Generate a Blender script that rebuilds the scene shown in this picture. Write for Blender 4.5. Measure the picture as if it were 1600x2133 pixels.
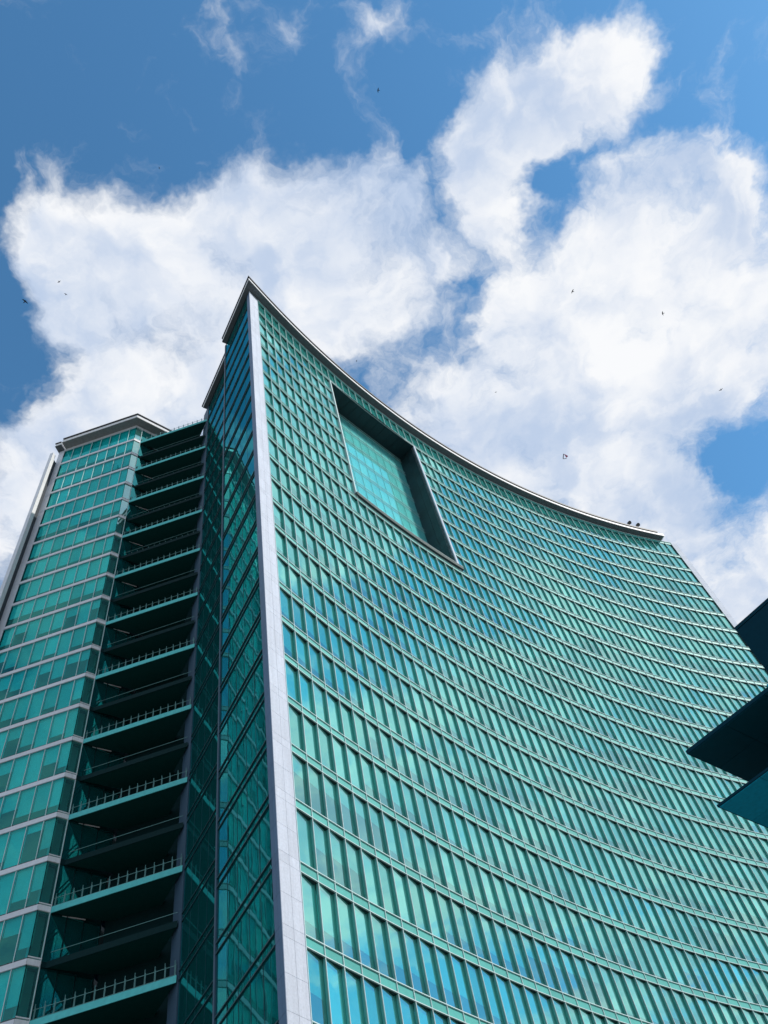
import bpy, math, random
import numpy as np
from mathutils import Matrix, Vector

random.seed(7)
rng = np.random.default_rng(11)
scene = bpy.context.scene
C = scene.collection
for o in list(bpy.data.objects):
    bpy.data.objects.remove(o)

# ------------------------------------------------------------------ camera
EYE = 1.6
FPX, IW, IH = 1758.5, 1600.0, 2133.0
RC = np.array([[0.9638650192, 0.2663911122, 0.0],
               [0.2207214673, -0.7986216187, -0.5598977978],
               [-0.1491517971, 0.5396659016, -0.8285616791]])   # columns: camera axes in the world
cam_data = bpy.data.cameras.new('camera')
cam_data.sensor_fit = 'VERTICAL'
cam_data.sensor_height = 36.0
cam_data.lens = FPX / IH * 36.0
cam_data.clip_start = 0.1
cam_data.clip_end = 20000
cam = bpy.data.objects.new('camera', cam_data)
m4 = Matrix.Identity(4)
for r in range(3):
    for c in range(3):
        m4[r][c] = RC[r, c]
m4.translation = (0, 0, EYE)
cam.matrix_world = m4
C.objects.link(cam)
scene.camera = cam

# ------------------------------------------------------------------ exposure
scene.view_settings.view_transform = 'Standard'
scene.view_settings.look = 'None'
scene.view_settings.exposure = 0.0
scene.view_settings.gamma = 1.0
scene.view_settings.use_curve_mapping = False

scene.cycles.max_bounces = 6
scene.cycles.glossy_bounces = 4
scene.cycles.diffuse_bounces = 3
scene.cycles.transparent_max_bounces = 10
scene.cycles.caustics_reflective = False
scene.cycles.caustics_refractive = False

# ------------------------------------------------------------------ sun
SUN_EL = math.radians(38.0)
SUN_DIR = Vector((0.990 * math.cos(SUN_EL), -0.14 * math.cos(SUN_EL), math.sin(SUN_EL))).normalized()
sun_data = bpy.data.lights.new('sun', 'SUN')
sun_data.energy = 3.6
sun_data.angle = math.radians(0.53)
sun_data.color = (1.0, 0.95, 0.88)
sun = bpy.data.objects.new('sun', sun_data)
sun.rotation_euler = SUN_DIR.to_track_quat('Z', 'Y').to_euler()
sun.location = (60, -10, 150)
C.objects.link(sun)

# ------------------------------------------------------------------ sky with a broken cumulus layer
world = bpy.data.worlds.new('World')
scene.world = world
world.use_nodes = True
wn = world.node_tree.nodes
wl = world.node_tree.links
wn.clear()


def N(nodes, kind, **kw):
    n = nodes.new(kind)
    for k, v in kw.items():
        if k == 'ins':
            for i, val in v.items():
                n.inputs[i].default_value = val
        else:
            setattr(n, k, v)
    return n


def mth(op, a, b=None, clamp=False):
    n = wn.new('ShaderNodeMath')
    n.operation = op
    n.use_clamp = clamp
    for i, v in enumerate((a, b)):
        if v is None:
            continue
        if isinstance(v, (int, float)):
            n.inputs[i].default_value = v
        else:
            wl.new(v, n.inputs[i])
    return n.outputs[0]


def mrange(v, a, b, c=0.0, d=1.0, smooth=True):
    n = wn.new('ShaderNodeMapRange')
    n.interpolation_type = 'SMOOTHSTEP' if smooth else 'LINEAR'
    n.inputs[1].default_value = a
    n.inputs[2].default_value = b
    n.inputs[3].default_value = c
    n.inputs[4].default_value = d
    wl.new(v, n.inputs[0])
    return n.outputs[0]


sky = N(wn, 'ShaderNodeTexSky', sky_type='NISHITA', sun_disc=False)
sky.sun_elevation = SUN_EL
sky.sun_rotation = math.atan2(SUN_DIR.x, SUN_DIR.y)
sky.altitude = 50
sky.air_density = 1.0
sky.dust_density = 0.25
sky.ozone_density = 2.0
tc = N(wn, 'ShaderNodeTexCoord')
sep = N(wn, 'ShaderNodeSeparateXYZ')
wl.new(tc.outputs['Generated'], sep.inputs[0])
zc = mth('MAXIMUM', sep.outputs[2], 0.06)
px = mth('DIVIDE', sep.outputs[0], zc)
py = mth('DIVIDE', sep.outputs[1], zc)
comb = N(wn, 'ShaderNodeCombineXYZ')
wl.new(px, comb.inputs[0])
wl.new(py, comb.inputs[1])
P = comb.outputs[0]          # position on the cloud layer, in units of its height

# heaps of the cumulus layer: centre x, y, half axes, turn, amount
HEAPS = [
 (-0.11, 0.307, 0.202, 0.116, -2.893, 1.0), (-0.01, 0.265, 0.128, 0.065, -3.052, 0.75), (-0.218, 0.253, 0.102, 0.061, -2.938, 0.7),
 (-0.249, 0.328, 0.107, 0.089, -3.12, 0.8), (-0.242, 0.451, 0.155, 0.075, -2.86, 0.9), (0.062, 0.38, 0.093, 0.088, 1.215, 0.7),
 (0.074, 0.254, 0.072, 0.048, -2.866, 0.5), (-0.272, 0.167, 0.045, 0.036, 2.353, 0.62), (-0.305, 0.212, 0.034, 0.027, 2.365, 0.4),
 (0.101, 0.197, 0.038, 0.019, 1.405, 0.45), (0.142, 0.244, 0.023, 0.017, 1.717, 0.4), (0.032, 0.066, 0.022, 0.019, 2.116, 0.22),
 (0.122, 0.088, 0.035, 0.013, -2.546, 0.36), (0.002, 0.081, 0.03, 0.013, -2.921, 0.15), (0.293, 0.19, 0.106, 0.06, -3.129, 0.95),
 (0.383, 0.173, 0.062, 0.041, 2.734, 0.8), (0.238, 0.227, 0.074, 0.06, -2.687, 0.6), (0.224, 0.282, 0.046, 0.041, -2.175, 0.55),
 (0.334, 0.23, 0.065, 0.032, 3.127, 0.5), (0.483, 0.287, 0.024, 0.011, -2.822, 0.3), (0.17, 0.34, 0.049, 0.03, 3.112, 0.6),
 (0.224, 0.322, 0.034, 0.029, 1.419, 0.35), (0.4, 0.369, 0.121, 0.084, -2.662, 1.0), (0.367, 0.508, 0.202, 0.147, -2.567, 1.0),
 (0.504, 0.441, 0.127, 0.09, 1.22, 0.85), (0.234, 0.569, 0.141, 0.119, -2.114, 0.8), (0.303, 0.71, 0.194, 0.104, -2.735, 0.9),
 (0.486, 0.363, 0.064, 0.039, -2.725, 0.6), (0.221, 0.425, 0.07, 0.043, 1.626, 0.55), (0.546, 0.603, 0.098, 0.069, 1.09, 0.6),
 (0.437, 0.843, 0.123, 0.069, -2.665, 0.8), (0.557, 1.025, 0.162, 0.103, -2.471, 1.0), (0.414, 0.655, 0.114, 0.08, -2.545, 0.5),
 (-0.427, 0.451, 0.095, 0.076, -3.098, 0.9), (-0.496, 0.554, 0.096, 0.072, 2.189, 0.7), (0.092, 0.57, 0.108, 0.08, -2.701, 0.6),
 (0.159, 0.421, 0.074, 0.041, 1.964, -0.52), (0.16, 0.205, 0.07, 0.032, 1.45, -0.5), (0.081, 0.493, 0.071, 0.041, -2.805, -0.05), (0.466, 0.708, 0.063, 0.046, -2.291, -0.6),
 (0.53, 0.846, 0.105, 0.056, 1.406, -0.72), (0.348, 0.26, 0.035, 0.023, -2.764, -0.35), (-0.364, 0.307, 0.092, 0.048, 2.08, -0.75),
 (-0.384, 0.373, 0.062, 0.038, -2.94, -0.55), (0.554, 0.399, 0.038, 0.024, 1.313, -0.3), (0.308, 0.316, 0.054, 0.038, 1.147, -0.65),
 (-0.14, 0.07, 0.14, 0.09, 0.2, -0.3), (0.50, 0.19, 0.07, 0.06, 0.0, -0.35)]

# ragged edges: the layer position is stirred by noise before the heaps are read
wn1 = N(wn, 'ShaderNodeTexNoise', noise_dimensions='2D', ins={2: 7.0, 3: 5.0, 4: 0.62})
wl.new(P, wn1.inputs[0])
wsub = N(wn, 'ShaderNodeVectorMath', operation='MULTIPLY_ADD', ins={1: (0.11, 0.11, 0.0), 2: (-0.055, -0.055, 0.0)})
wl.new(wn1.outputs[1], wsub.inputs[0])
wadd = N(wn, 'ShaderNodeVectorMath', operation='ADD')
wl.new(P, wadd.inputs[0])
wl.new(wsub.outputs[0], wadd.inputs[1])
PW = wadd.outputs[0]
sp2 = N(wn, 'ShaderNodeSeparateXYZ')
wl.new(PW, sp2.inputs[0])
hx, hy = sp2.outputs[0], sp2.outputs[1]
q2 = N(wn, 'ShaderNodeCombineXYZ')
wl.new(mth('MULTIPLY', hx, hx), q2.inputs[0])
wl.new(mth('MULTIPLY', hx, hy), q2.inputs[1])
wl.new(mth('MULTIPLY', hy, hy), q2.inputs[2])
q1 = N(wn, 'ShaderNodeCombineXYZ', ins={2: 1.0})
wl.new(hx, q1.inputs[0])
wl.new(hy, q1.inputs[1])
acc = None
for cx, cy, a, b, t, w in HEAPS:
    ct, st_ = math.cos(t), math.sin(t)
    A11, A12, A21, A22 = ct / a, st_ / a, -st_ / b, ct / b
    qa_, qb_, qc_ = A11 ** 2 + A21 ** 2, 2 * (A11 * A12 + A21 * A22), A12 ** 2 + A22 ** 2
    d1 = N(wn, 'ShaderNodeVectorMath', operation='DOT_PRODUCT', ins={1: (qa_, qb_, qc_)})
    wl.new(q2.outputs[0], d1.inputs[0])
    d2 = N(wn, 'ShaderNodeVectorMath', operation='DOT_PRODUCT',
           ins={1: (-2 * qa_ * cx - qb_ * cy, -2 * qc_ * cy - qb_ * cx, qa_ * cx * cx + qb_ * cx * cy + qc_ * cy * cy)})
    wl.new(q1.outputs[0], d2.inputs[0])
    f = mrange(mth('ADD', d1.outputs['Value'], d2.outputs['Value']), -0.5, 2.3, w, 0.0)
    acc = f if acc is None else mth('ADD', acc, f)
heap = mth('MINIMUM', mth('MAXIMUM', acc, -0.3), 1.0)
# beyond those heaps the same kind of broken cover goes on
far_noise = N(wn, 'ShaderNodeTexNoise', noise_dimensions='2D', ins={2: 2.0, 3: 2.0, 4: 0.5})
wl.new(P, far_noise.inputs[0])
far_cover = mrange(far_noise.outputs[0], 0.27, 0.55)
mp = N(wn, 'ShaderNodeMapping', vector_type='TEXTURE', ins={1: (0.08, 0.42, 0), 3: (0.52, 0.60, 1)})
wl.new(P, mp.inputs[0])
ln = N(wn, 'ShaderNodeVectorMath', operation='LENGTH')
wl.new(mp.outputs[0], ln.inputs[0])
near_w = mrange(ln.outputs['Value'], 1.0, 1.5, 1.0, 0.0)
cover = mth('ADD', mth('MULTIPLY', heap, near_w),
            mth('MULTIPLY', far_cover, mth('SUBTRACT', 1.0, near_w)))
fbm = N(wn, 'ShaderNodeTexNoise', noise_dimensions='2D', ins={2: 7.5, 3: 10.0, 4: 0.62, 8: 0.12})
wl.new(PW, fbm.inputs[0])
dens = mth('ADD', mth('MULTIPLY', cover, 1.28),
           mth('MULTIPLY', mth('SUBTRACT', fbm.outputs[0], 0.5), 2.65))
dens = mth('SUBTRACT', dens, 0.235)
alpha = mrange(dens, -0.30, 0.98)
# sunlit rims are white, thick hearts and the sides turned from the sun are greyer
sh = N(wn, 'ShaderNodeVectorMath', operation='ADD', ins={1: (0.030, -0.022, 0.0)})
wl.new(PW, sh.inputs[0])
fbm2 = N(wn, 'ShaderNodeTexNoise', noise_dimensions='2D', ins={2: 7.5, 3: 3.5, 4: 0.55, 8: 0.12})
wl.new(sh.outputs[0], fbm2.inputs[0])
soft = N(wn, 'ShaderNodeTexNoise', noise_dimensions='2D', ins={2: 3.4, 3: 4.0, 4: 0.5})
sh2 = N(wn, 'ShaderNodeVectorMath', operation='ADD', ins={1: (3.1, 1.7, 0.0)})
wl.new(P, sh2.inputs[0])
wl.new(sh2.outputs[0], soft.inputs[0])
lit = mth('SUBTRACT', fbm2.outputs[0], fbm.outputs[0])
thick = mth('ADD', mth('MULTIPLY', mth('MINIMUM', dens, 1.2), 0.30), mth('MULTIPLY', mth('SUBTRACT', soft.outputs[0], 0.5), 1.9))
thick = mth('ADD', thick, mth('MULTIPLY', lit, 1.5))
thick = mrange(thick, -0.20, 0.76)
ccol = N(wn, 'ShaderNodeMix', data_type='RGBA')
wl.new(thick, ccol.inputs[0])
ccol.inputs[6].default_value = (0.95, 0.962, 0.985, 1)
ccol.inputs[7].default_value = (0.52, 0.63, 0.82, 1)
SKY_STRENGTH = 0.13
skyc = N(wn, 'ShaderNodeMix', data_type='RGBA', blend_type='MULTIPLY')
skyc.inputs[0].default_value = 1.0
wl.new(sky.outputs[0], skyc.inputs[6])
skyc.inputs[7].default_value = (0.80, 1.42, 1.58, 1)
csc = N(wn, 'ShaderNodeVectorMath', operation='SCALE')
csc.inputs[3].default_value = 1.0 / SKY_STRENGTH
wl.new(ccol.outputs[2], csc.inputs[0])
smix = N(wn, 'ShaderNodeMix', data_type='RGBA')
wl.new(alpha, smix.inputs[0])
wl.new(skyc.outputs[2], smix.inputs[6])
wl.new(csc.outputs[0], smix.inputs[7])
bg = N(wn, 'ShaderNodeBackground')
bg.inputs[1].default_value = SKY_STRENGTH
wl.new(smix.outputs[2], bg.inputs[0])
wo = N(wn, 'ShaderNodeOutputWorld')
wl.new(bg.outputs[0], wo.inputs[0])


# ------------------------------------------------------------------ materials
def new_mat(name):
    m = bpy.data.materials.new(name)
    m.use_nodes = True
    m.node_tree.nodes.clear()
    return m, m.node_tree.nodes, m.node_tree.links


def piece_random(nodes, links):
    """a number that differs from piece to piece, whether single objects or islands of one mesh"""
    oi = nodes.new('ShaderNodeObjectInfo')
    ge = nodes.new('ShaderNodeNewGeometry')
    ad = nodes.new('ShaderNodeMath'); ad.operation = 'ADD'
    links.new(oi.outputs['Random'], ad.inputs[0])
    links.new(ge.outputs['Random Per Island'], ad.inputs[1])
    fr = nodes.new('ShaderNodeMath'); fr.operation = 'FRACT'
    links.new(ad.outputs[0], fr.inputs[0])
    return fr.outputs[0]


def solid(name, col, rough=0.5, metal=0.0, vary=0.06, grain=0.05, gscale=3.0, spec=0.4, bump=0.0, streak=0.0):
    m, n, l = new_mat(name)
    out = n.new('ShaderNodeOutputMaterial')
    b = n.new('ShaderNodeBsdfPrincipled')
    b.inputs['Roughness'].default_value = rough
    b.inputs['Metallic'].default_value = metal
    b.inputs['Specular IOR Level'].default_value = spec
    geo = n.new('ShaderNodeNewGeometry')
    tx = n.new('ShaderNodeTexNoise')
    tx.inputs['Scale'].default_value = gscale
    tx.inputs['Detail'].default_value = 6
    l.new(geo.outputs['Position'], tx.inputs['Vector'])
    v1 = n.new('ShaderNodeMapRange')
    v1.inputs[1].default_value = 0.3; v1.inputs[2].default_value = 0.7
    v1.inputs[3].default_value = 1 - grain; v1.inputs[4].default_value = 1 + grain
    l.new(tx.outputs[0], v1.inputs[0])
    v2 = n.new('ShaderNodeMapRange')
    v2.inputs[3].default_value = 1 - vary; v2.inputs[4].default_value = 1 + vary
    l.new(piece_random(n, l), v2.inputs[0])
    mu = n.new('ShaderNodeMath'); mu.operation = 'MULTIPLY'
    l.new(v1.outputs[0], mu.inputs[0]); l.new(v2.outputs[0], mu.inputs[1])
    sc = n.new('ShaderNodeVectorMath'); sc.operation = 'SCALE'
    sc.inputs[0].default_value = col
    l.new(mu.outputs[0], sc.inputs[3])
    l.new(sc.outputs[0], b.inputs['Base Color'])
    if streak:
        mp_ = n.new('ShaderNodeMapping')
        mp_.inputs['Scale'].default_value = (2.6, 2.6, 0.10)
        l.new(geo.outputs['Position'], mp_.inputs[0])
        t2 = n.new('ShaderNodeTexNoise')
        t2.inputs['Scale'].default_value = 1.6
        t2.inputs['Detail'].default_value = 5
        t2.inputs['Roughness'].default_value = 0.65
        l.new(mp_.outputs[0], t2.inputs['Vector'])
        v3 = n.new('ShaderNodeMapRange')
        v3.inputs[1].default_value = 0.35; v3.inputs[2].default_value = 0.62
        v3.inputs[3].default_value = 1 - streak; v3.inputs[4].default_value = 1.0
        l.new(t2.outputs[0], v3.inputs[0])
        mu2 = n.new('ShaderNodeMath'); mu2.operation = 'MULTIPLY'
        l.new(mu.outputs[0], mu2.inputs[0]); l.new(v3.outputs[0], mu2.inputs[1])
        l.new(mu2.outputs[0], sc.inputs[3])
    if bump:
        bp = n.new('ShaderNodeBump')
        bp.inputs['Strength'].default_value = bump
        bp.inputs['Distance'].default_value = 0.01
        l.new(tx.outputs[0], bp.inputs['Height'])
        l.new(bp.outputs[0], b.inputs['Normal'])
    l.new(b.outputs[0], out.inputs[0])
    return m


def glass(name, refl, trans, f0=0.4, rough=0.012, wave=0.012, wscale=0.7, power=4.0, vary=0.12, dust=0.0, dust_col=(0.2, 0.5, 0.48)):
    """coated solar glass: a tinted mirror over a tinted clear pane, slightly wavy"""
    m, n, l = new_mat(name)
    out = n.new('ShaderNodeOutputMaterial')
    gl = n.new('ShaderNodeBsdfGlossy')
    gl.inputs['Roughness'].default_value = rough
    tr = n.new('ShaderNodeBsdfTransparent')
    rnd = piece_random(n, l)
    v = n.new('ShaderNodeMapRange')
    v.inputs[3].default_value = 1 - vary; v.inputs[4].default_value = 1 + vary * 0.5
    l.new(rnd, v.inputs[0])
    s1 = n.new('ShaderNodeVectorMath'); s1.operation = 'SCALE'; s1.inputs[0].default_value = refl
    l.new(v.outputs[0], s1.inputs[3]); l.new(s1.outputs[0], gl.inputs['Color'])
    s2 = n.new('ShaderNodeVectorMath'); s2.operation = 'SCALE'; s2.inputs[0].default_value = trans
    l.new(v.outputs[0], s2.inputs[3]); l.new(s2.outputs[0], tr.inputs['Color'])
    geo = n.new('ShaderNodeNewGeometry')
    off = n.new('ShaderNodeVectorMath'); off.operation = 'SCALE'
    off.inputs[0].default_value = (17.0, 31.0, 11.0)
    l.new(rnd, off.inputs[3])
    ad = n.new('ShaderNodeVectorMath'); ad.operation = 'ADD'
    l.new(geo.outputs['Position'], ad.inputs[0]); l.new(off.outputs[0], ad.inputs[1])
    tx = n.new('ShaderNodeTexNoise')
    tx.inputs['Scale'].default_value = wscale
    tx.inputs['Detail'].default_value = 1.5
    l.new(ad.outputs[0], tx.inputs['Vector'])
    bp = n.new('ShaderNodeBump')
    bp.inputs['Strength'].default_value = 1.0
    bp.inputs['Distance'].default_value = wave
    l.new(tx.outputs[0], bp.inputs['Height'])
    l.new(bp.outputs[0], gl.inputs['Normal'])
    lw = n.new('ShaderNodeLayerWeight')
    lw.inputs[0].default_value = 0.5
    pw = n.new('ShaderNodeMath'); pw.operation = 'POWER'; pw.inputs[1].default_value = power
    l.new(lw.outputs['Facing'], pw.inputs[0])
    fr = n.new('ShaderNodeMapRange')
    fr.inputs[3].default_value = f0; fr.inputs[4].default_value = 0.97
    l.new(pw.outputs[0], fr.inputs[0])
    mx = n.new('ShaderNodeMixShader')
    l.new(fr.outputs[0], mx.inputs[0]); l.new(tr.outputs[0], mx.inputs[1]); l.new(gl.outputs[0], mx.inputs[2])
    if dust:
        df = n.new('ShaderNodeBsdfDiffuse')
        df.inputs['Color'].default_value = (*dust_col, 1)
        m2 = n.new('ShaderNodeMixShader')
        m2.inputs[0].default_value = dust
        l.new(mx.outputs[0], m2.inputs[1]); l.new(df.outputs[0], m2.inputs[2])
        mx = m2
    # the far face of the same pane adds nothing
    clear = n.new('ShaderNodeBsdfTransparent')
    m3 = n.new('ShaderNodeMixShader')
    l.new(geo.outputs['Backfacing'], m3.inputs[0])
    l.new(mx.outputs[0], m3.inputs[1]); l.new(clear.outputs[0], m3.inputs[2])
    l.new(m3.outputs[0], out.inputs[0])
    return m


M = {}
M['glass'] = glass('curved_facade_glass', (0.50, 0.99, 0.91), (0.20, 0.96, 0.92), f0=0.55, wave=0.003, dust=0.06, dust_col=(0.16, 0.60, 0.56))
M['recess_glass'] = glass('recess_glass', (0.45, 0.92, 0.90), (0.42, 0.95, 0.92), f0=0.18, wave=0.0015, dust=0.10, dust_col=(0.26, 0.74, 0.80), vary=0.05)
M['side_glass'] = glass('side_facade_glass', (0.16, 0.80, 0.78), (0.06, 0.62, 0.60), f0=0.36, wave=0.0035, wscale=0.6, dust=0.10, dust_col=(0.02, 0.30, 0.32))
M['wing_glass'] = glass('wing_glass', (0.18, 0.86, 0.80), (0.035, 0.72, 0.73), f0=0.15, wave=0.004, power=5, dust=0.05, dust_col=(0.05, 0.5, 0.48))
M['corner_glass'] = glass('corner_glass', (0.66, 1.0, 0.95), (0.20, 0.85, 0.72), f0=0.55, wave=0.005, dust=0.08, dust_col=(0.2, 0.72, 0.66))
M['spandrel'] = solid('spandrel_panel', (0.08, 0.40, 0.36), rough=0.5, vary=0.10, spec=0.3)
M['alu'] = solid('pale_aluminium', (0.52, 0.65, 0.65), rough=0.65, vary=0.04, spec=0.15)
M['jamb'] = solid('grey_jamb', (0.18, 0.60, 0.55), rough=0.6, spec=0.2)
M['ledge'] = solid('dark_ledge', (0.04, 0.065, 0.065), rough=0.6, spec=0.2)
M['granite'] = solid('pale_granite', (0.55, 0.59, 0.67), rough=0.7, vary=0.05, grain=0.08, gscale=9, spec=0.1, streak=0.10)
M['granite_shaded'] = solid('blue_shade_granite', (0.055, 0.115, 0.205), rough=0.45, vary=0.08, grain=0.1, gscale=9)  # the pillar's granite again, its blue shade put into the colour
M['joint'] = solid('dark_joint', (0.05, 0.06, 0.07), rough=0.8)
M['white'] = solid('white_panel', (0.80, 0.80, 0.80), rough=0.45, vary=0.04, streak=0.14)
M['offwhite'] = solid('light_grey_band', (0.60, 0.62, 0.66), rough=0.45, vary=0.05)
M['soffit'] = solid('grey_soffit', (0.11, 0.13, 0.145), rough=0.6, vary=0.08, grain=0.15)
M['wing_soffit'] = solid('pale_soffit', (0.24, 0.25, 0.25), rough=0.6, vary=0.08, grain=0.12)
M['black'] = solid('black_coping', (0.012, 0.014, 0.016), rough=0.5)
M['navy'] = solid('navy_transom', (0.010, 0.05, 0.065), rough=0.4)
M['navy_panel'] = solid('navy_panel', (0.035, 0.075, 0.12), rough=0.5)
M['blind'] = solid('window_blind', (0.74, 0.78, 0.76), rough=0.8, vary=0.16)
M['slab'] = solid('concrete_slab', (0.16, 0.18, 0.18), rough=0.8)
M['core'] = solid('interior_core', (0.05, 0.06, 0.06), rough=0.8)
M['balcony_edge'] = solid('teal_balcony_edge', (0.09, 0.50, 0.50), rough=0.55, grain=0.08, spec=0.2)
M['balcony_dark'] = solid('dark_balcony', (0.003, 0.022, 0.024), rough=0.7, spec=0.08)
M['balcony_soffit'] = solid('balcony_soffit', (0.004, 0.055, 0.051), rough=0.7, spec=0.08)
M['rail'] = solid('railing_steel', (0.12, 0.28, 0.27), rough=0.5, spec=0.3)
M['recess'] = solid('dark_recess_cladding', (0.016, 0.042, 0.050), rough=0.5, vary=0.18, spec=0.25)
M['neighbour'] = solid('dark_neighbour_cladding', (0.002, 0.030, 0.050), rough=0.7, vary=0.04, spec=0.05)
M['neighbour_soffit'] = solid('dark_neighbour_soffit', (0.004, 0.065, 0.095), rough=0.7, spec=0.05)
M['neighbour_teal'] = solid('teal_with_bounce', (0.008, 0.34, 0.50), rough=0.7, spec=0.05, grain=0.10, gscale=6)  # ground bounce on the lower soffit is put into this brighter teal
M['pavement'] = solid('pavement', (0.24, 0.24, 0.23), rough=0.85, grain=0.15, gscale=0.4)
M['lamp'] = solid('white_lamp', (0.75, 0.78, 0.78), rough=0.4)
M['kite'] = solid('pink_kite_cloth', (0.55, 0.16, 0.25), rough=0.7)
M['bird'] = solid('dark_feathers', (0.03, 0.03, 0.04), rough=0.7)


# ------------------------------------------------------------------ helpers
class MB:
    """collects hexahedra and polygons"""
    def __init__(self):
        self.v = []
        self.f = []

    def hexa(self, p):
        """eight corners: bottom four in order, then the top four above them"""
        i = len(self.v)
        self.v += [tuple(map(float, q)) for q in p]
        self.f += [(i, i + 3, i + 2, i + 1), (i + 4, i + 5, i + 6, i + 7)]
        for a in range(4):
            b = (a + 1) % 4
            self.f.append((i + a, i + b, i + 4 + b, i + 4 + a))
        return self

    def prism(self, poly, z0, z1):
        i = len(self.v)
        n = len(poly)
        self.v += [(float(q[0]), float(q[1]), z0) for q in poly]
        self.v += [(float(q[0]), float(q[1]), z1) for q in poly]
        self.f.append(tuple(i + n - 1 - a for a in range(n)))
        self.f.append(tuple(i + n + a for a in range(n)))
        for a in range(n):
            b = (a + 1) % n
            self.f.append((i + a, i + b, i + n + b, i + n + a))
        return self

    def bar(self, a, b, w, h):
        """straight bar from a to b, w wide sideways, h high"""
        a = Vector(a); b = Vector(b)
        d = (b - a).normalized()
        up = Vector((0, 0, 1)) if abs(d.z) < 0.95 else Vector((1, 0, 0))
        s = d.cross(up).normalized() * (w / 2)
        u = s.cross(d).normalized() * (h / 2)
        return self.hexa([a - s - u, a + s - u, b + s - u, b - s - u, a - s + u, a + s + u, b + s + u, b - s + u])

    def mesh(self, name):
        me = bpy.data.meshes.new(name)
        me.from_pydata(self.v, [], self.f)
        me.update()
        return me


def fix(me):
    import bmesh
    bm = bmesh.new()
    bm.from_mesh(me)
    bmesh.ops.recalc_face_normals(bm, faces=bm.faces)
    bm.to_mesh(me)
    bm.free()


def empty(name, loc, label, cat, group=None):
    o = bpy.data.objects.new(name, None)
    o.location = loc
    o.empty_display_size = 0.5
    C.objects.link(o)
    o['label'] = label
    o['category'] = cat
    if group:
        o['group'] = group
    return o


def offset_of(parent):
    v = Vector((0, 0, 0))
    while parent is not None:
        v += Vector(parent.location)
        parent = parent.parent
    return v


def part(name, mb, mat, parent, label=None, kind=None):
    """mesh given in world coordinates; its origin is put on its thing"""
    me = mb.mesh(name)
    fix(me)
    me.materials.append(M[mat])
    o = bpy.data.objects.new(name, me)
    C.objects.link(o)
    if parent is not None:
        o.parent = parent
        o.location = -offset_of(parent)
    if label:
        o['label'] = label
    if kind:
        o['kind'] = kind
    return o


def project(p):
    c = RC.T @ (np.asarray(p, float) - np.array([0, 0, EYE]))
    if c[2] > -0.1:
        return None
    return IW / 2 + FPX * c[0] / -c[2], IH / 2 - FPX * c[1] / -c[2]


def box_data(x0, x1, y0, y1, z0, z1):
    return MB().hexa([(x0, y0, z0), (x1, y0, z0), (x1, y1, z0), (x0, y1, z0),
                      (x0, y0, z1), (x1, y0, z1), (x1, y1, z1), (x0, y1, z1)])


def scatter(name, mb, mats, mat, parent, limit=300, stuff_name=None):
    """alike pieces: the `limit` that show largest are objects sharing one mesh, the rest one 'stuff' part"""
    if not mats:
        return []
    V = np.array(mb.v)
    scored = []
    corner = V[[0, -1]]
    for i, m in enumerate(mats):
        A = np.array(m)
        pts = [project((A @ np.append(c, 1.0))[:3]) for c in V]
        if any(q is None for q in pts):
            scored.append((0.0, i)); continue
        xs = np.array([q[0] for q in pts]); ys = np.array([q[1] for q in pts])
        inx = max(0, min(xs.max(), IW) - max(xs.min(), 0))
        iny = max(0, min(ys.max(), IH) - max(ys.min(), 0))
        scored.append((inx * iny, i))
    scored.sort(reverse=True)
    keep = [i for s, i in scored[:limit]]
    rest = [i for s, i in scored[limit:]]
    me = mb.mesh(name)
    fix(me)
    me.materials.append(M[mat])
    off = Matrix.Translation(-offset_of(parent)) if parent is not None else Matrix.Identity(4)
    objs = []
    for i in keep:
        o = bpy.data.objects.new(name, me)
        C.objects.link(o)
        if parent is not None:
            o.parent = parent
        o.matrix_basis = off @ mats[i]
        objs.append(o)
    if rest:
        src = [tuple(v.co) for v in me.vertices]
        S = np.array([list(s) + [1.0] for s in src])
        fs = [tuple(p.vertices) for p in me.polygons]
        vv, ff = [], []
        for i in rest:
            A = np.array(mats[i])
            base = len(vv)
            vv += [tuple(q[:3]) for q in (S @ A.T)]
            ff += [tuple(base + a for a in fc) for fc in fs]
        m2 = bpy.data.meshes.new(stuff_name or name + 's')
        m2.from_pydata(vv, [], ff)
        m2.update()
        m2.materials.append(M[mat])
        o = bpy.data.objects.new(stuff_name or name + 's', m2)
        C.objects.link(o)
        if parent is not None:
            o.parent = parent
            o.location = -offset_of(parent)
        o['kind'] = 'stuff'
    return objs


def frame(o2, t2, z, tilt=0.0, turn=0.0, sx=1.0, sz=1.0):
    """local x along t2, local y = inward (left of t2), local z up; o2 = plan origin"""
    ang = math.atan2(t2[1], t2[0])
    return (Matrix.Translation((o2[0], o2[1], z)) @ Matrix.Rotation(ang + turn, 4, 'Z')
            @ Matrix.Rotation(tilt, 4, 'X') @ Matrix.Diagonal((sx, 1, sz, 1)))


def jit(s):
    return float(rng.normal(0, s))


# ------------------------------------------------------------------ the ground
g = MB()
g.v = [(-3000, -3000, 0), (3000, -3000, 0), (3000, 3000, 0), (-3000, 3000, 0)]
g.f = [(0, 1, 2, 3)]
gr = part('ground', g, 'pavement', None)
gr['kind'] = 'structure'

# ------------------------------------------------------------------ plan of the curved tower
BAY, NB, NR = 1.41543, 61, 28
FH = 4.0
TOP = 115.21 + EYE
X0, Y0, HD0, C1, C2 = -9.0739, 38.0898, 0.43695, 0.0096034, 7.709e-6


def U(n):
    return TOP - FH * n                    # upper transom of row n


SPH = 0.60                                 # spandrel height


def Lw(n):
    return U(n) - SPH


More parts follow.
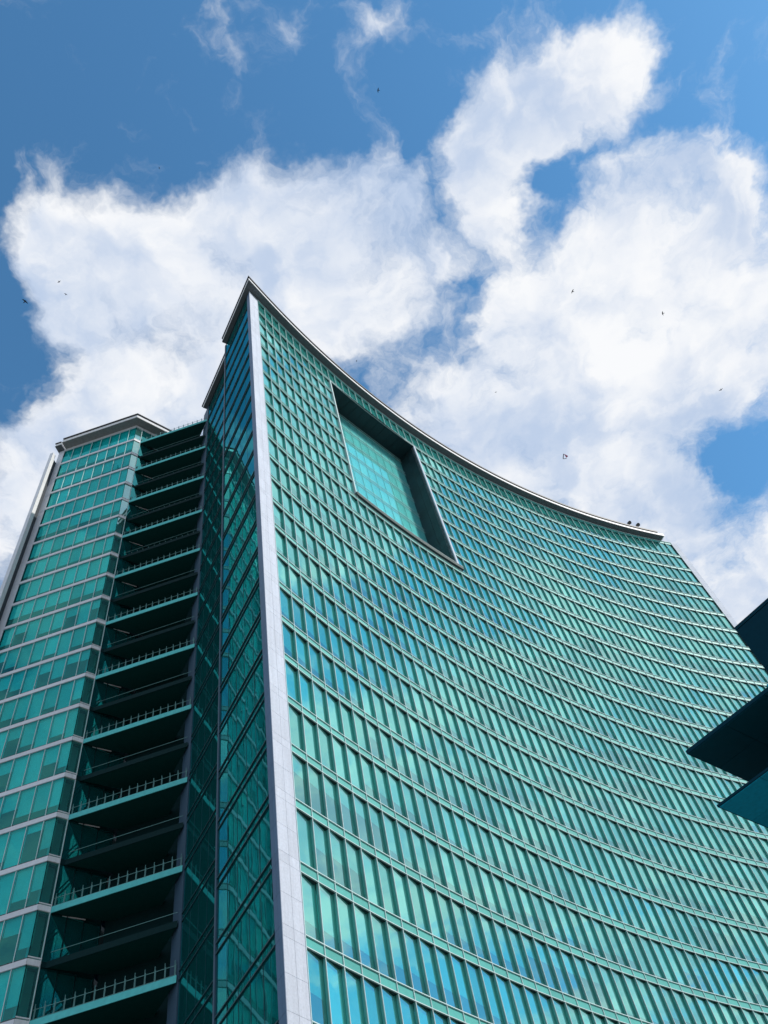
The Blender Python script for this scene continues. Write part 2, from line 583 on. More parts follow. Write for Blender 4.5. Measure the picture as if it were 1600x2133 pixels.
FINE = 8
_s = np.linspace(0, NB + 2, (NB + 2) * FINE + 1)
_h = HD0 + C1 * _s + C2 * _s * _s
_dx = np.sin(_h) * BAY; _dy = np.cos(_h) * BAY
_X = X0 + np.concatenate([[0], np.cumsum((_dx[1:] + _dx[:-1]) / 2 / FINE)])
_Y = Y0 + np.concatenate([[0], np.cumsum((_dy[1:] + _dy[:-1]) / 2 / FINE)])


def A(k, out=0.0):
    """plan point on the facade line at bay line k, `out` metres towards the square"""
    hd = HD0 + C1 * k + C2 * k * k
    return np.array([np.interp(k, _s, _X) + math.cos(hd) * out, np.interp(k, _s, _Y) - math.sin(hd) * out])


def ring(mb, k0, k1, o0, o1, z0, z1, step=1):
    """curved strip of chords between two offsets and two heights, as one closed solid"""
    ks = list(np.arange(k0, k1, step)) + [k1]
    i = len(mb.v)
    for k in ks:
        a, b = A(k, o0), A(k, o1)
        mb.v += [(a[0], a[1], z0), (b[0], b[1], z0), (b[0], b[1], z1), (a[0], a[1], z1)]
    for j in range(len(ks) - 1):
        p = i + 4 * j; q = p + 4
        for a in range(4):
            b = (a + 1) % 4
            mb.f.append((p + a, p + b, q + b, q + a))
    e = i + 4 * (len(ks) - 1)
    mb.f.append((i, i + 3, i + 2, i + 1)); mb.f.append((e, e + 1, e + 2, e + 3))
    return mb


PILW = 1.62
tan0 = np.array([math.sin(HD0), math.cos(HD0)])
nor0 = np.array([math.cos(HD0), -math.sin(HD0)])
P0 = A(0)
PL = P0 - tan0 * PILW                       # the sharp corner of the tower
HS = math.radians(-40.2)
sdir = np.array([math.sin(HS), math.cos(HS)])      # along the side, away from the corner
sin_ = np.array([math.cos(HS), -math.sin(HS)])     # into the building


def S(a, inn=0.0):
    return PL + sdir * a + sin_ * inn


S1, S2, SIN = 8.75, 20.2, 1.2
RK0, RK1, RR0, RR1 = 10, 22, 1, 9           # the big recess: bay lines and rows
RTOP, RBOT = Lw(1), U(9)
RDEP = 2.97

tower = empty('curved_tower', (float(PL[0]), float(PL[1]), 0.0),
              'tall office tower with a concave teal glass front and a big square recess', 'building')

# --- glass panes of the curved front, each set sawtooth-wise with its right end pushed back
DIN, DAL = 0.160, 0.03
pane_w = math.hypot(BAY + DAL, DIN) - 0.02
pane_h = FH - SPH - 0.04
pane = box_data(0.0, pane_w, 0.0, 0.03, 0.0, pane_h)
blind = box_data(0.10, pane_w - 0.06, 0.13, 0.15, -1.0, 0.0)
span = box_data(0.0, BAY - 0.02, 0.03, 0.08, 0.0, SPH - 0.04)
pm, bm_, sm = [], [], []
turn_in = math.atan2(DIN, BAY + DAL)


def in_recess(k, n):
    return RK0 <= k < RK1 and RR0 <= n < RR1


col_phase = rng.random(NB)
for n in range(NR):
    row_drop = rng.uniform(0.5, 0.9)
    run = 0
    for k in range(NB):
        a, b = A(k), A(k + 1)
        t = (b - a) / np.linalg.norm(b - a)
        nin = np.array([-t[1], t[0]])
        if not in_recess(k, n):
            # bottom of pane at upper transom of next row
            pm.append(frame(a + t * 0.02 + nin * 0.02, t, U(n + 1) + 0.02, tilt=jit(0.0022), turn=turn_in + jit(0.0028)))
            if run <= 0:
                run = int(rng.integers(1, 7))
                drop = float(np.clip(rng.choice([1.0, row_drop, rng.uniform(0.25, 0.95), 0.66, 0.72]), 0.15, 1.0))
            run -= 1
            bm_.append(frame(a + t * 0.02 + nin * 0.02, t, U(n) - (SPH if n else 0) - 0.03, turn=turn_in,
                             sz=(pane_h + (SPH if n == 0 else 0)) * drop))
        if n > 0 and not (RK0 <= k < RK1 and RR0 < n < RR1):
            sm.append(frame(a + t * 0.01, t, Lw(n) + 0.02))
scatter('window_pane', pane, pm[:], 'glass', tower)
scatter('window_blind', blind, bm_, 'blind', tower, limit=160)
scatter('spandrel_panel', span, sm, 'spandrel', tower)
# the top row is a little taller: a clear strip closes it
st = MB(); ring(st, 0, NB, -0.06, -0.03, TOP - SPH - 0.02, TOP - 0.05)
part('top_strip', st, 'spandrel', tower)

# --- transoms: two curved rails on every storey; the lower one carries the dark soffit of the ledge
def rail(name, o0, o1, z0, z1, mat, gap):
    mb = MB()
    if gap:
        ring(mb, 0, RK0, o0, o1, z0, z1); ring(mb, RK1, NB, o0, o1, z0, z1)
    else:
        ring(mb, 0, NB, o0, o1, z0, z1)
    return part(name, mb, mat, tower)


rail('transom', -0.10, 0.07, TOP - 0.07, TOP + 0.05, 'alu', False)
rail('ledge_soffit', -0.62, -0.01, TOP + 0.0, TOP + 0.04, 'ledge', False)
for n in range(1, NR + 1):
    g_ = RR0 < n < RR1
    rail('transom', -0.04, 0.05, U(n) - 0.026, U(n) + 0.026, 'alu', g_)
    rail('transom', -0.04, 0.05, Lw(n) - 0.026, Lw(n) + 0.026, 'alu', g_)
    rail('ledge_soffit', -0.66, -0.045, Lw(n) - 0.03, Lw(n) + 0.02, 'ledge', g_)
    rail('window_sill', -0.66, -0.045, U(n) - 0.04, U(n) + 0.01, 'ledge', g_)

# --- mullions: pale nosing and the grey jamb that closes the sawtooth
for k in range(0, NB + 1):
    a = A(k)
    hd = HD0 + C1 * k + C2 * k * k
    t = np.array([math.sin(hd), math.cos(hd)]); nin = np.array([-math.cos(hd), math.sin(hd)])
    zr = [(U(NR) - 0.6, TOP + 0.02)]
    if RK0 < k < RK1:
        zr = [(U(NR) - 0.6, RBOT - 0.1), (RTOP + 0.02, TOP + 0.02)]
    for (za, zb) in zr:
        w = 0.020
        mb = MB().prism([a - t * w - nin * 0.04, a + t * w - nin * 0.04, a + t * w + nin * 0.015, a - t * w + nin * 0.015], za, zb)
        part('mullion', mb, 'alu', tower)
        if k > 0 and k < NB:
            b = a + t * DAL + nin * DIN
            d = (b - a) / np.linalg.norm(b - a); q = np.array([-d[1], d[0]]) * 0.02
            mb = MB().prism([a + d * 0.03 - q, a + d * 0.03 + q, b + q, b - q], za, zb)
            part('window_jamb', mb, 'jamb', tower)

# --- floor slabs and cores behind the glass
ends = A(NB)
hdE = HD0 + C1 * NB + C2 * NB * NB
tE = np.array([math.sin(hdE), math.cos(hdE)]); nE = np.array([-math.cos(hdE), math.sin(hdE)])
PILR = 1.35
back = [A(k, -22.0) for k in range(NB, 8, -4)]


def plan_poly(ins):
    front = [A(k, -0.68 - ins) for k in range(0, NB + 1, 1)]
    p = [S(0.75, 0.55 + ins)] + front + back + [S(S2 - 0.5, SIN + 0.4 + ins), S(S1 + 0.3, SIN + 0.4 + ins), S(S1 - 0.5, 0.35 + ins)]
    return p


def notch_poly(ins):
    rec = [A(k, -RDEP - 0.9) for k in range(RK0, RK1 + 1)]
    front = [A(k, -0.68 - ins) for k in range(0, RK0)] + [A(RK0 - .3, -0.68 - ins)] + [A(RK0 - .3, -RDEP - 1.2), A(RK1 + .3, -RDEP - 1.2)] + \
            [A(RK1 + .3, -0.68 - ins)] + [A(k, -0.68 - ins) for k in range(RK1 + 1, NB + 1)]
    return [S(0.75, 0.55 + ins)] + front + back + [S(S2 - 0.5, SIN + 0.4 + ins), S(S1 + 0.3, SIN + 0.4 + ins), S(S1 - 0.5, 0.35 + ins)]


for n in range(1, NR + 1):
    poly = notch_poly(0) if RR0 < n < RR1 else plan_poly(0)
    part('floor_slab', MB().prism(poly, Lw(n) + 0.03, U(n) - 0.05), 'slab', tower)
core = MB()
core.prism([S(6, 5.0)] + [A(k, -7.0) for k in range(6, NB - 2, 3)] + [A(k, -20.0) for k in range(NB - 3, 14, -4)] + [S(S1 + 6, 5.0)], 0.2, TOP - 0.2)
part('core_wall', core, 'core', tower)
part('roof_slab', MB().prism(plan_poly(-0.3), TOP + 0.045, TOP + 0.20), 'slab', tower)
rear = MB()
rear.prism(back + [p + (p - q) / np.linalg.norm(p - q) * 0.0 + np.array([0.05, 0.15]) for p, q in zip(back[::-1], back[::-1])], 0, TOP)
part('rear_wall', rear, 'granite_shaded', tower)
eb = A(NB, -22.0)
part('end_wall', MB().prism([ends + tE * 0.25 + nE * 0.3, ends + tE * 0.5 + nE * 0.3, eb + tE * 0.5, eb + tE * 0.25], 0, TOP), 'granite_shaded', tower)
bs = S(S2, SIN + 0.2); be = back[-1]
part('back_return', MB().prism([bs, be, be + sdir * 0.3, bs + sdir * 0.3], 0, TOP), 'granite_shaded', tower)

# --- cornice: white fascia over a grey soffit, black coping on top, kinked round the sharp corner
KE = 59.7


def cornice_poly(o, k1, side_o, side_end, inner=True):
    cn = PL - tan0 * 0.0
    # outer corner where the offset front line and the offset side line meet
    p1 = P0 + nor0 * o; d1 = -tan0
    p2 = PL - sin_ * side_o; d2 = -sdir
    den = d1[0] * d2[1] - d1[1] * d2[0]
    u = ((p2[0] - p1[0]) * d2[1] - (p2[1] - p1[1]) * d2[0]) / den
    corner = p1 + d1 * u
    outer = [S(side_end, -side_o), corner] + [A(k, o) for k in np.arange(0, k1, 1.0)] + [A(k1, o)]
    return outer


def cornice(name, o, k1, so, se, z0, z1, mat, inn=0.5):
    out_ = cornice_poly(o, k1, so, se)
    inr = cornice_poly(-inn, k1, -inn, se)
    mb = MB()
    i = 0
    n = len(out_)
    for a, b in zip(out_, inr):
        mb.v += [(a[0], a[1], z0), (b[0], b[1], z0), (b[0], b[1], z1), (a[0], a[1], z1)]
    for j in range(n - 1):
        p = 4 * j; q = p + 4
        for a in range(4):
            b = (a + 1) % 4
            mb.f.append((p + a, p + b, q + b, q + a))
    e = 4 * (n - 1)
    mb.f.append((0, 3, 2, 1)); mb.f.append((e, e + 1, e + 2, e + 3))
    return part(name, mb, mat, tower)


cornice('cornice_soffit', 0.98, KE, 0.62, S1 - 0.3, TOP + 0.22, TOP + 0.30, 'soffit')
cornice('cornice_fascia', 1.02, KE + 0.15, 0.66, S1 - 0.35, TOP + 0.303, TOP + 0.90, 'white')
cornice('coping', 1.16, KE - 0.7, 0.78, S1 - 0.5, TOP + 0.91, TOP + 1.28, 'black')
# cornice of the set-back part of the side
def side_bar(name, a0, a1, o_out, o_in, z0, z1, mat):
    return part(name, MB().prism([S(a0, SIN - o_out), S(a1, SIN - o_out), S(a1, SIN + o_in), S(a0, SIN + o_in)], z0, z1), mat, tower)
side_bar('cornice_soffit', S1 + 0.05, 19.0, 0.62, 0.5, TOP + 0.22, TOP + 0.30, 'soffit')
side_bar('cornice_fascia', S1 + 0.05, 19.1, 0.66, 0.5, TOP + 0.303, TOP + 0.90, 'white')
side_bar('coping', S1 + 0.05, 19.3, 0.78, 0.5, TOP + 0.91, TOP + 1.22, 'black')

# --- pale granite pillar at the sharp corner: three courses to a storey, two panels wide
bk = MB().prism([PL + tan0 * 0.14 + sdir * 0.14, P0 - nor0 * 0.05 - tan0 * 0.02, P0 - nor0 * 0.5 - tan0 * 0.02, S(0.95, 0.5), S(0.88, 0.05)], 0, TOP + 0.1)
part('pillar_backing', bk, 'joint', tower)
pwid = PILW / 2 - 0.014
courses = []
for n in range(0, NR):
    z0 = U(n + 1)
    courses += [(z0 + 0.0, 1.66), (z0 + 1.66, FH - SPH - 1.66), (z0 + FH - SPH, SPH)]
panel = box_data(0.0, pwid, 0.0, 0.04, 0.0, 1.0)
fm = []
for z0, hh in courses:
    for j in range(2):
        fm.append(frame(PL + tan0 * (0.006 + j * PILW / 2), tan0, z0 + 0.007, sz=hh - 0.014, turn=jit(0.001)))
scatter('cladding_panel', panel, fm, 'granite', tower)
spw = 0.44
spanel = box_data(0.0, spw - 0.012, 0.0, 0.04, 0.0, 1.0)
fm = []
for z0, hh in courses:
    for j in range(2):
        fm.append(frame(S(spw * (j + 1) + 0.012, 0.0), -sdir, z0 + 0.007, sz=hh - 0.014, turn=jit(0.001)))
scatter('side_cladding_panel', spanel, fm, 'granite_shaded', tower)
# pale pilaster at the far end of the front
fm = []
for z0, hh in courses:
    fm.append(frame(ends + tE * 0.06, tE, z0 + 0.007, sx=(PILR - 0.1) / pwid, sz=hh - 0.014))
part('pilaster_backing', MB().prism([ends + tE * 0.05 + nE * 0.05, ends + tE * (PILR) + nE * 0.05, ends + tE * PILR + nE * 0.8, ends + tE * 0.05 + nE * 0.8], 0, TOP), 'joint', tower)
scatter('pilaster_panel', panel, fm, 'granite', tower)

# --- side of the tower: two sheets of dark glass, the second set back
def flat_wall(prefix, org, t, length, ncol, rows, glassmat, pane_top, z_of, hh, transom_mat, parent, tilt_s=0.0018, band=SPH):
    w = length / ncol
    pb = box_data(0.012, w - 0.012, 0.03, 0.055, 0.0, 1.0)
    mats = []
    for n in rows:
        for c in range(ncol):
            mats.append(frame(org + t * (w * c), t, z_of(n + 1) + 0.02, tilt=jit(tilt_s), turn=jit(tilt_s), sz=hh - 0.04))
    scatter(prefix + '_pane', pb, mats, glassmat, parent)
    sb = box_data(0.012, w - 0.012, 0.03, 0.055, 0.0, band - 0.05)
    mats = []
    for n in rows:
        if n == 0:
            continue
        for c in range(ncol):
            mats.append(frame(org + t * (w * c), t, z_of(n) - band + 0.025, tilt=jit(tilt_s), turn=jit(tilt_s)))
    scatter(prefix + '_spandrel', sb, mats, glassmat, parent)
    nin = np.array([-t[1], t[0]])
    for n in rows:
        for z in ([z_of(n), z_of(n) - band] if n else [z_of(n)]):
            a, b = org, org + t * length
            part(prefix + '_transom', MB().prism([a - nin * 0.05, b - nin * 0.05, b + nin * 0.07, a + nin * 0.07], z - 0.035, z + 0.035), transom_mat, parent)
    for c in range(1, ncol):
        a = org + t * (w * c)
        part(prefix + '_mullion', MB().prism([a - t * 0.012 + nin * 0.015, a + t * 0.012 + nin * 0.015, a + t * 0.012 + nin * 0.07, a - t * 0.012 + nin * 0.07],
                                             z_of(rows[-1] + 1), z_of(rows[0])), transom_mat, parent)


def UT(n):
    return U(n)


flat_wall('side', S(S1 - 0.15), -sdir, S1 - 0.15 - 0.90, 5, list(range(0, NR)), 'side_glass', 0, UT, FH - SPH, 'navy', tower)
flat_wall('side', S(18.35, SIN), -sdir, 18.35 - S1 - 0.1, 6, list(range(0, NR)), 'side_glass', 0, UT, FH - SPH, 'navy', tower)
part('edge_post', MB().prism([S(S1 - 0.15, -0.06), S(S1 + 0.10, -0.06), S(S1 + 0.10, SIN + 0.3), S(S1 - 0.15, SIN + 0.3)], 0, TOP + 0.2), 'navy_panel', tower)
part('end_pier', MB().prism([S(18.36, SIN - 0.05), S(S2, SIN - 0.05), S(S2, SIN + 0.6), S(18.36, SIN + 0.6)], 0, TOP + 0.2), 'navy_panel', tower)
# dark interior screens close behind the side glass
part('inner_wall', MB().prism([S(1.0, 0.34), S(S1 - 0.2, 0.34), S(S1 - 0.2, 0.40), S(1.0, 0.40)], 0, TOP), 'core', tower)
part('inner_wall', MB().prism([S(S1 + 0.12, SIN + 0.34), S(18.3, SIN + 0.34), S(18.3, SIN + 0.40), S(S1 + 0.12, SIN + 0.40)], 0, TOP), 'core', tower)

# --- the big recess: dark cladding, pale frame, glazed back wall
ra, rb = A(RK0 + 0.12), A(RK1 - 0.12)
qa, qb = A(RK0 + 0.12, -RDEP), A(RK1 - 0.12, -RDEP)
rt = (qb - qa) / np.linalg.norm(qb - qa); rnin = np.array([-rt[1], rt[0]])
rlen = float(np.linalg.norm(qb - qa))
RZ0, RZ1 = RBOT + 0.75, RTOP - 0.02
# soffit of cladding strips
nst = 12
for j in range(nst):
    f0, f1 = j / nst, (j + 1) / nst
    a0, a1 = ra + (rb - ra) * f0, ra + (rb - ra) * f1
    k0, k1 = RK0 + 0.12 + (RK1 - RK0 - 0.24) * f0, RK0 + 0.12 + (RK1 - RK0 - 0.24) * f1
    p0, p1 = A(k0, 0.0), A(k1, 0.0)
    b0, b1 = qa + (qb - qa) * f0, qa + (qb - qa) * f1
    e = (p1 - p0) * 0.012
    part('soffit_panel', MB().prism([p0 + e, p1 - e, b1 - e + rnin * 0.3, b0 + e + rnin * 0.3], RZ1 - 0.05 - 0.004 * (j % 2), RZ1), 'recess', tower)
part('soffit_backing', MB().prism([ra, rb, qb + rnin * 0.4, qa + rnin * 0.4], RZ1 + 0.002, RZ1 + 0.05), 'joint', tower)
# right and left jambs in stacked panels
ncr = 24
hh = (RZ1 - 0.06 - RZ0) / ncr
for j in range(ncr):
    for c in range(2):
        a0 = rb + (qb - rb) * (0.02 + 0.5 * c); a1 = rb + (qb - rb) * (0.5 * c + 0.5)
        d = rt * 0.05
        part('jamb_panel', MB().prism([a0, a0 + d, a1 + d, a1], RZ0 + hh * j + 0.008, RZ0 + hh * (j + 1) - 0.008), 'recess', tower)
part('jamb_backing', MB().prism([rb + rt * 0.055, rb + rt * 0.12, qb + rt * 0.12 + rnin * 0.3, qb + rt * 0.055 + rnin * 0.3], RZ0, RZ1), 'joint', tower)
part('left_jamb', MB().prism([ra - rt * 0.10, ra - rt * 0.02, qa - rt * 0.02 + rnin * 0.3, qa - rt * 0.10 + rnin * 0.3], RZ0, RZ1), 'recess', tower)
# frame
def radial(k0, k1, o0, o1, z0, z1, name, mat):
    return part(name, ring(MB(), k0, k1, o0, o1, z0, z1, step=(k1 - k0) / max(1, round(k1 - k0))), mat, tower)
radial(RK0 - 0.05, RK0 + 0.08, -0.5, 0.10, RBOT + 0.05, RTOP + 0.05, 'recess_frame', 'alu')
radial(RK1 - 0.12, RK1 + 0.10, -0.5, 0.08, RBOT + 0.05, RTOP + 0.05, 'recess_frame', 'granite')
radial(RK0 - 0.05, RK1 + 0.17, -0.5, 0.09, RTOP - 0.02, RTOP + 0.14, 'recess_frame', 'alu')
radial(RK0 - 0.1, RK1 + 0.3, -RDEP - 0.3, 0.30, RBOT + 0.12, RBOT + 0.66, 'recess_ledge', 'ledge')
radial(RK0 - 0.1, RK1 + 0.3, -0.3, 0.33, RBOT + 0.665, RBOT + 0.72, 'ledge_nosing', 'alu')
# glazed back wall
nrc, nrr = 11, 8
cw = rlen / nrc
ch = (RZ1 - 0.06 - RZ0) / nrr
rows_h = [(0.0, ch * 0.80), (ch * 0.80, ch * 0.20)]
mats_a, mats_b = [], []
for r in range(nrr):
    for c in range(nrc):
        o2 = qa + rt * (cw * c)
        mats_a.append(frame(o2, rt, RZ0 + ch * r + 0.012, tilt=jit(0.0012), turn=jit(0.0012)))
        mats_b.append(frame(o2, rt, RZ0 + ch * r + ch * 0.82 + 0.012, tilt=jit(0.0012), turn=jit(0.0012)))
scatter('recess_pane', box_data(0.012, cw - 0.012, 0.0, 0.03, 0, ch * 0.82 - 0.024), mats_a, 'recess_glass', tower)
scatter('recess_spandrel', box_data(0.012, cw - 0.012, 0.0, 0.03, 0, ch * 0.18 - 0.024), mats_b, 'recess_glass', tower)
for r in range(nrr + 1):
    for dz in ((0.0, ch * 0.82) if r < nrr else (0.0,)):
        z = RZ0 + ch * r + dz
        part('recess_transom', MB().prism([qa - rnin * 0.03, qb - rnin * 0.03, qb + rnin * 0.04, qa + rnin * 0.04], z - 0.028, z + 0.028), 'alu', tower)
for c in range(1, nrc):
    a = qa + rt * (cw * c)
    part('recess_mullion', MB().prism([a - rt * 0.016 - rnin * 0.02, a + rt * 0.016 - rnin * 0.02, a + rt * 0.016 + rnin * 0.05, a - rt * 0.016 + rnin * 0.05], RZ0, RZ1 - 0.06), 'spandrel', tower)
for r in range(nrr):
    part('recess_blind', MB().prism([qa + rnin * 0.14, qb + rnin * 0.14, qb + rnin * 0.18, qa + rnin * 0.18], RZ0 + ch * r + 0.03, RZ0 + ch * (r + 1) - 0.03), 'white', tower)
part('recess_inner_wall', MB().prism([qa + rnin * 0.3 - rt * 0.2, qb + rnin * 0.3 + rt * 0.2, qb + rnin * 0.5 + rt * 0.2, qa + rnin * 0.5 - rt * 0.2], RZ0 - 0.5, RZ1 + 0.3), 'core', tower)

# --- ground storey
part('base_wall', ring(MB(), 0, NB, -0.8, -0.5, 0, U(NR) - 0.6, step=2), 'granite_shaded', tower)

# --- two floodlights on the coping
for kk in (55.1, 56.4):
    fl = empty('floodlight', (float(A(kk, 0.9)[0]), float(A(kk, 0.9)[1]), TOP + 1.32),
               'small dark floodlight on the tower coping, %s of two side by side' % ('left' if kk < 56 else 'right'), 'floodlight', 'floodlights on the tower coping')
    p = A(kk, 0.95)
    part('bracket', MB().bar((p[0], p[1], TOP + 1.3), (p[0], p[1], TOP + 2.0), 0.10, 0.10), 'black', fl)
    q = A(kk, 1.15)
    mb = MB()
    import_seg = 10
    cx_, cy_, cz_ = (p[0] + q[0]) / 2, (p[1] + q[1]) / 2, TOP + 2.15
    d = Vector((q[0] - p[0], q[1] - p[1], -0.15)).normalized()
    s = d.cross(Vector((0, 0, 1))).normalized(); u = s.cross(d)
    pts0 = []; pts1 = []
    for i in range(import_seg):
        an = 2 * math.pi * i / import_seg
        e0 = Vector((cx_, cy_, cz_)) - d * 0.28 + (s * math.cos(an) + u * math.sin(an)) * 0.20
        e1 = Vector((cx_, cy_, cz_)) + d * 0.30 + (s * math.cos(an) + u * math.sin(an)) * 0.34
        pts0.append(tuple(e0)); pts1.append(tuple(e1))
    mb.v = pts0 + pts1
    mb.f = [tuple(range(import_seg))[::-1], tuple(range(import_seg, 2 * import_seg))] + \
           [(i, (i + 1) % import_seg, import_seg + (i + 1) % import_seg, import_seg + i) for i in range(import_seg)]
    part('lamp_head', mb, 'black', fl)

# ------------------------------------------------------------------ the balcony wing on the left
WC = np.array([-31.623, 51.337])
wa = math.radians(-86.6)
ex = np.array([-math.sin(wa), -math.cos(wa)])         # to the right along the wing front
ebk = np.array([-ex[1], ex[0]])                       # backwards


def Wp(a, b=0.0):
    return WC + ex * a + ebk * b


WTOP = 115.0 + EYE
WR = 28


def UW(n):
    return WTOP - FH * n


wing = empty('balcony_wing', (float(WC[0]), float(WC[1]), 0.0),
             'lower teal glass wing with stacked dark balconies left of the curved tower', 'building')
BAND = 0.43
WL = -11.25
ncw = 8
ww = -WL / 7.75
# front panes (the last column is a narrower one)
cols = [(WL + ww * i, min(ww, 0 - (WL + ww * i))) for i in range(ncw)]
mats, bands, blm = [], [], []
pb = box_data(0.0, 1.0, 0.04, 0.07, 0.0, FH - BAND - 0.03)
bb = box_data(0.02, 0.98, 0.24, 0.26, -1.0, 0.0)
for n in range(WR):
    dd = rng.choice([0.72, 0.72, 0.8, 1.0, 0.6])
    for i, (a0, w) in enumerate(cols):
        mats.append(frame(Wp(a0 + 0.012), ex, UW(n + 1) + 0.015, tilt=jit(0.002), turn=jit(0.002), sx=w - 0.024))
        if n > 9:
            dd = float(np.clip(rng.choice([1.0, 0.72, rng.uniform(0.1, 1.0), 0.35]), 0.08, 1))
        blm.append(frame(Wp(a0 + 0.012), ex, UW(n) - BAND - 0.02, sx=w - 0.024, sz=(FH - BAND - 0.06) * dd))
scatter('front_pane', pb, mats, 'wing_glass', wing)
scatter('front_blind', bb, blm, 'blind', wing, limit=120)
for n in range(WR):
    z = UW(n)
    w = 0.9
    part('front_band', MB().prism([Wp(WL, -0.05), Wp(-0.03, -0.05), Wp(-0.03, 0.3), Wp(WL, 0.3)], z - BAND, z), 'offwhite', wing)
    part('band_shadow_gap', MB().prism([Wp(WL, -0.01), Wp(-0.01, -0.01), Wp(-0.01, 0.2), Wp(WL, 0.2)], z + 0.002, z + 0.10), 'joint', wing)
    part('floor_slab', MB().prism([Wp(WL, 0.3), Wp(0.3, 0.45), Wp(2.6, 4.0), Wp(2.6, 9.0), Wp(WL, 9.0)], z - BAND + 0.02, z - 0.02), 'slab', wing)
for i, (a0, w) in enumerate(cols[1:]):
    part('front_mullion', MB().prism([Wp(a0 - 0.025, -0.02), Wp(a0 + 0.025, -0.02), Wp(a0 + 0.025, 0.09), Wp(a0 - 0.025, 0.09)], 0.5, WTOP), 'alu', wing)
part('inner_wall', MB().prism([Wp(WL, 4.0), Wp(0.5, 4.0), Wp(0.5, 4.2), Wp(WL, 4.2)], 0, WTOP), 'core', wing)
# 45 degree corner: bright glass with white bands, running back behind the balconies
cd = (ex * 0.62 + ebk * 0.785); cd = cd / np.linalg.norm(cd)
cn_in = np.array([-cd[1], cd[0]])
CL = 0.92
def Cp(a, i=0.0):
    return WC + cd * a + cn_in * i
mats = [frame(Cp(0.01), cd, UW(n + 1) + 0.015, tilt=jit(0.004), turn=jit(0.004), sx=CL - 0.02) for n in range(WR)]
scatter('corner_pane', pb, mats, 'corner_glass', wing)
mats = []
for n in range(WR):
    for j in range(3):
        mats.append(frame(Cp(CL + 1.3 * j + 0.03), cd, UW(n + 1) + 0.015, tilt=jit(0.003), turn=jit(0.003), sx=1.24))
scatter('corner_rear_pane', pb, mats, 'side_glass', wing)
for n in range(WR):
    z = UW(n)
    part('corner_band', MB().prism([Cp(-0.03, -0.05), Cp(CL, -0.05), Cp(CL, 0.3), Cp(0.0, 0.3)], z - BAND, z), 'white', wing)
    part('corner_strip', MB().prism([Cp(-0.03, -0.04), Cp(CL + 0.03, -0.04), Cp(CL + 0.03, 0.1), Cp(0, 0.1)], z + 0.10, z + 0.18), 'white', wing)
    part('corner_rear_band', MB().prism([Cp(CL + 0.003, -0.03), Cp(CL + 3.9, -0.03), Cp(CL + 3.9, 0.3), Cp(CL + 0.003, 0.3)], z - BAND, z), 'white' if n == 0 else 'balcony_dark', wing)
for j in range(4):
    a = Cp(CL + 1.3 * j)
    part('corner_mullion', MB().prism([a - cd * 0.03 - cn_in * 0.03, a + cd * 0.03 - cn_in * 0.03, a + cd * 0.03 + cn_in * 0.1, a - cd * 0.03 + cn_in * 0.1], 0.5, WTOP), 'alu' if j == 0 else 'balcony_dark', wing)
part('corner_post', MB().prism([Cp(-0.02, -0.02), Cp(0.02, -0.02), Cp(0.02, 0.1), Wp(-0.02, 0.1), Wp(-0.02, -0.02)], 0.5, WTOP), 'balcony_dark', wing)
# a dark column stands behind each corner pane
part('corner_column', MB().prism([Cp(0.2, 0.7), Cp(0.9, 0.7), Cp(0.9, 1.3), Cp(0.2, 1.3)], 0, WTOP), 'offwhite', wing)

# balconies: deep dark shelves, every second one with a teal-painted edge and a railing
BR = 11.2
BW = 3.8


def clip_right(b):
    """where the balcony meets the tower's set-back side glass"""
    # tower line: S(a, SIN) ; wing line: Wp(x, b)
    p1 = Wp(0, b); p2 = S(0, SIN - 0.10)
    den = ex[0] * sdir[1] - ex[1] * sdir[0]
    return ((p2[0] - p1[0]) * sdir[1] - (p2[1] - p1[1]) * sdir[0]) / den


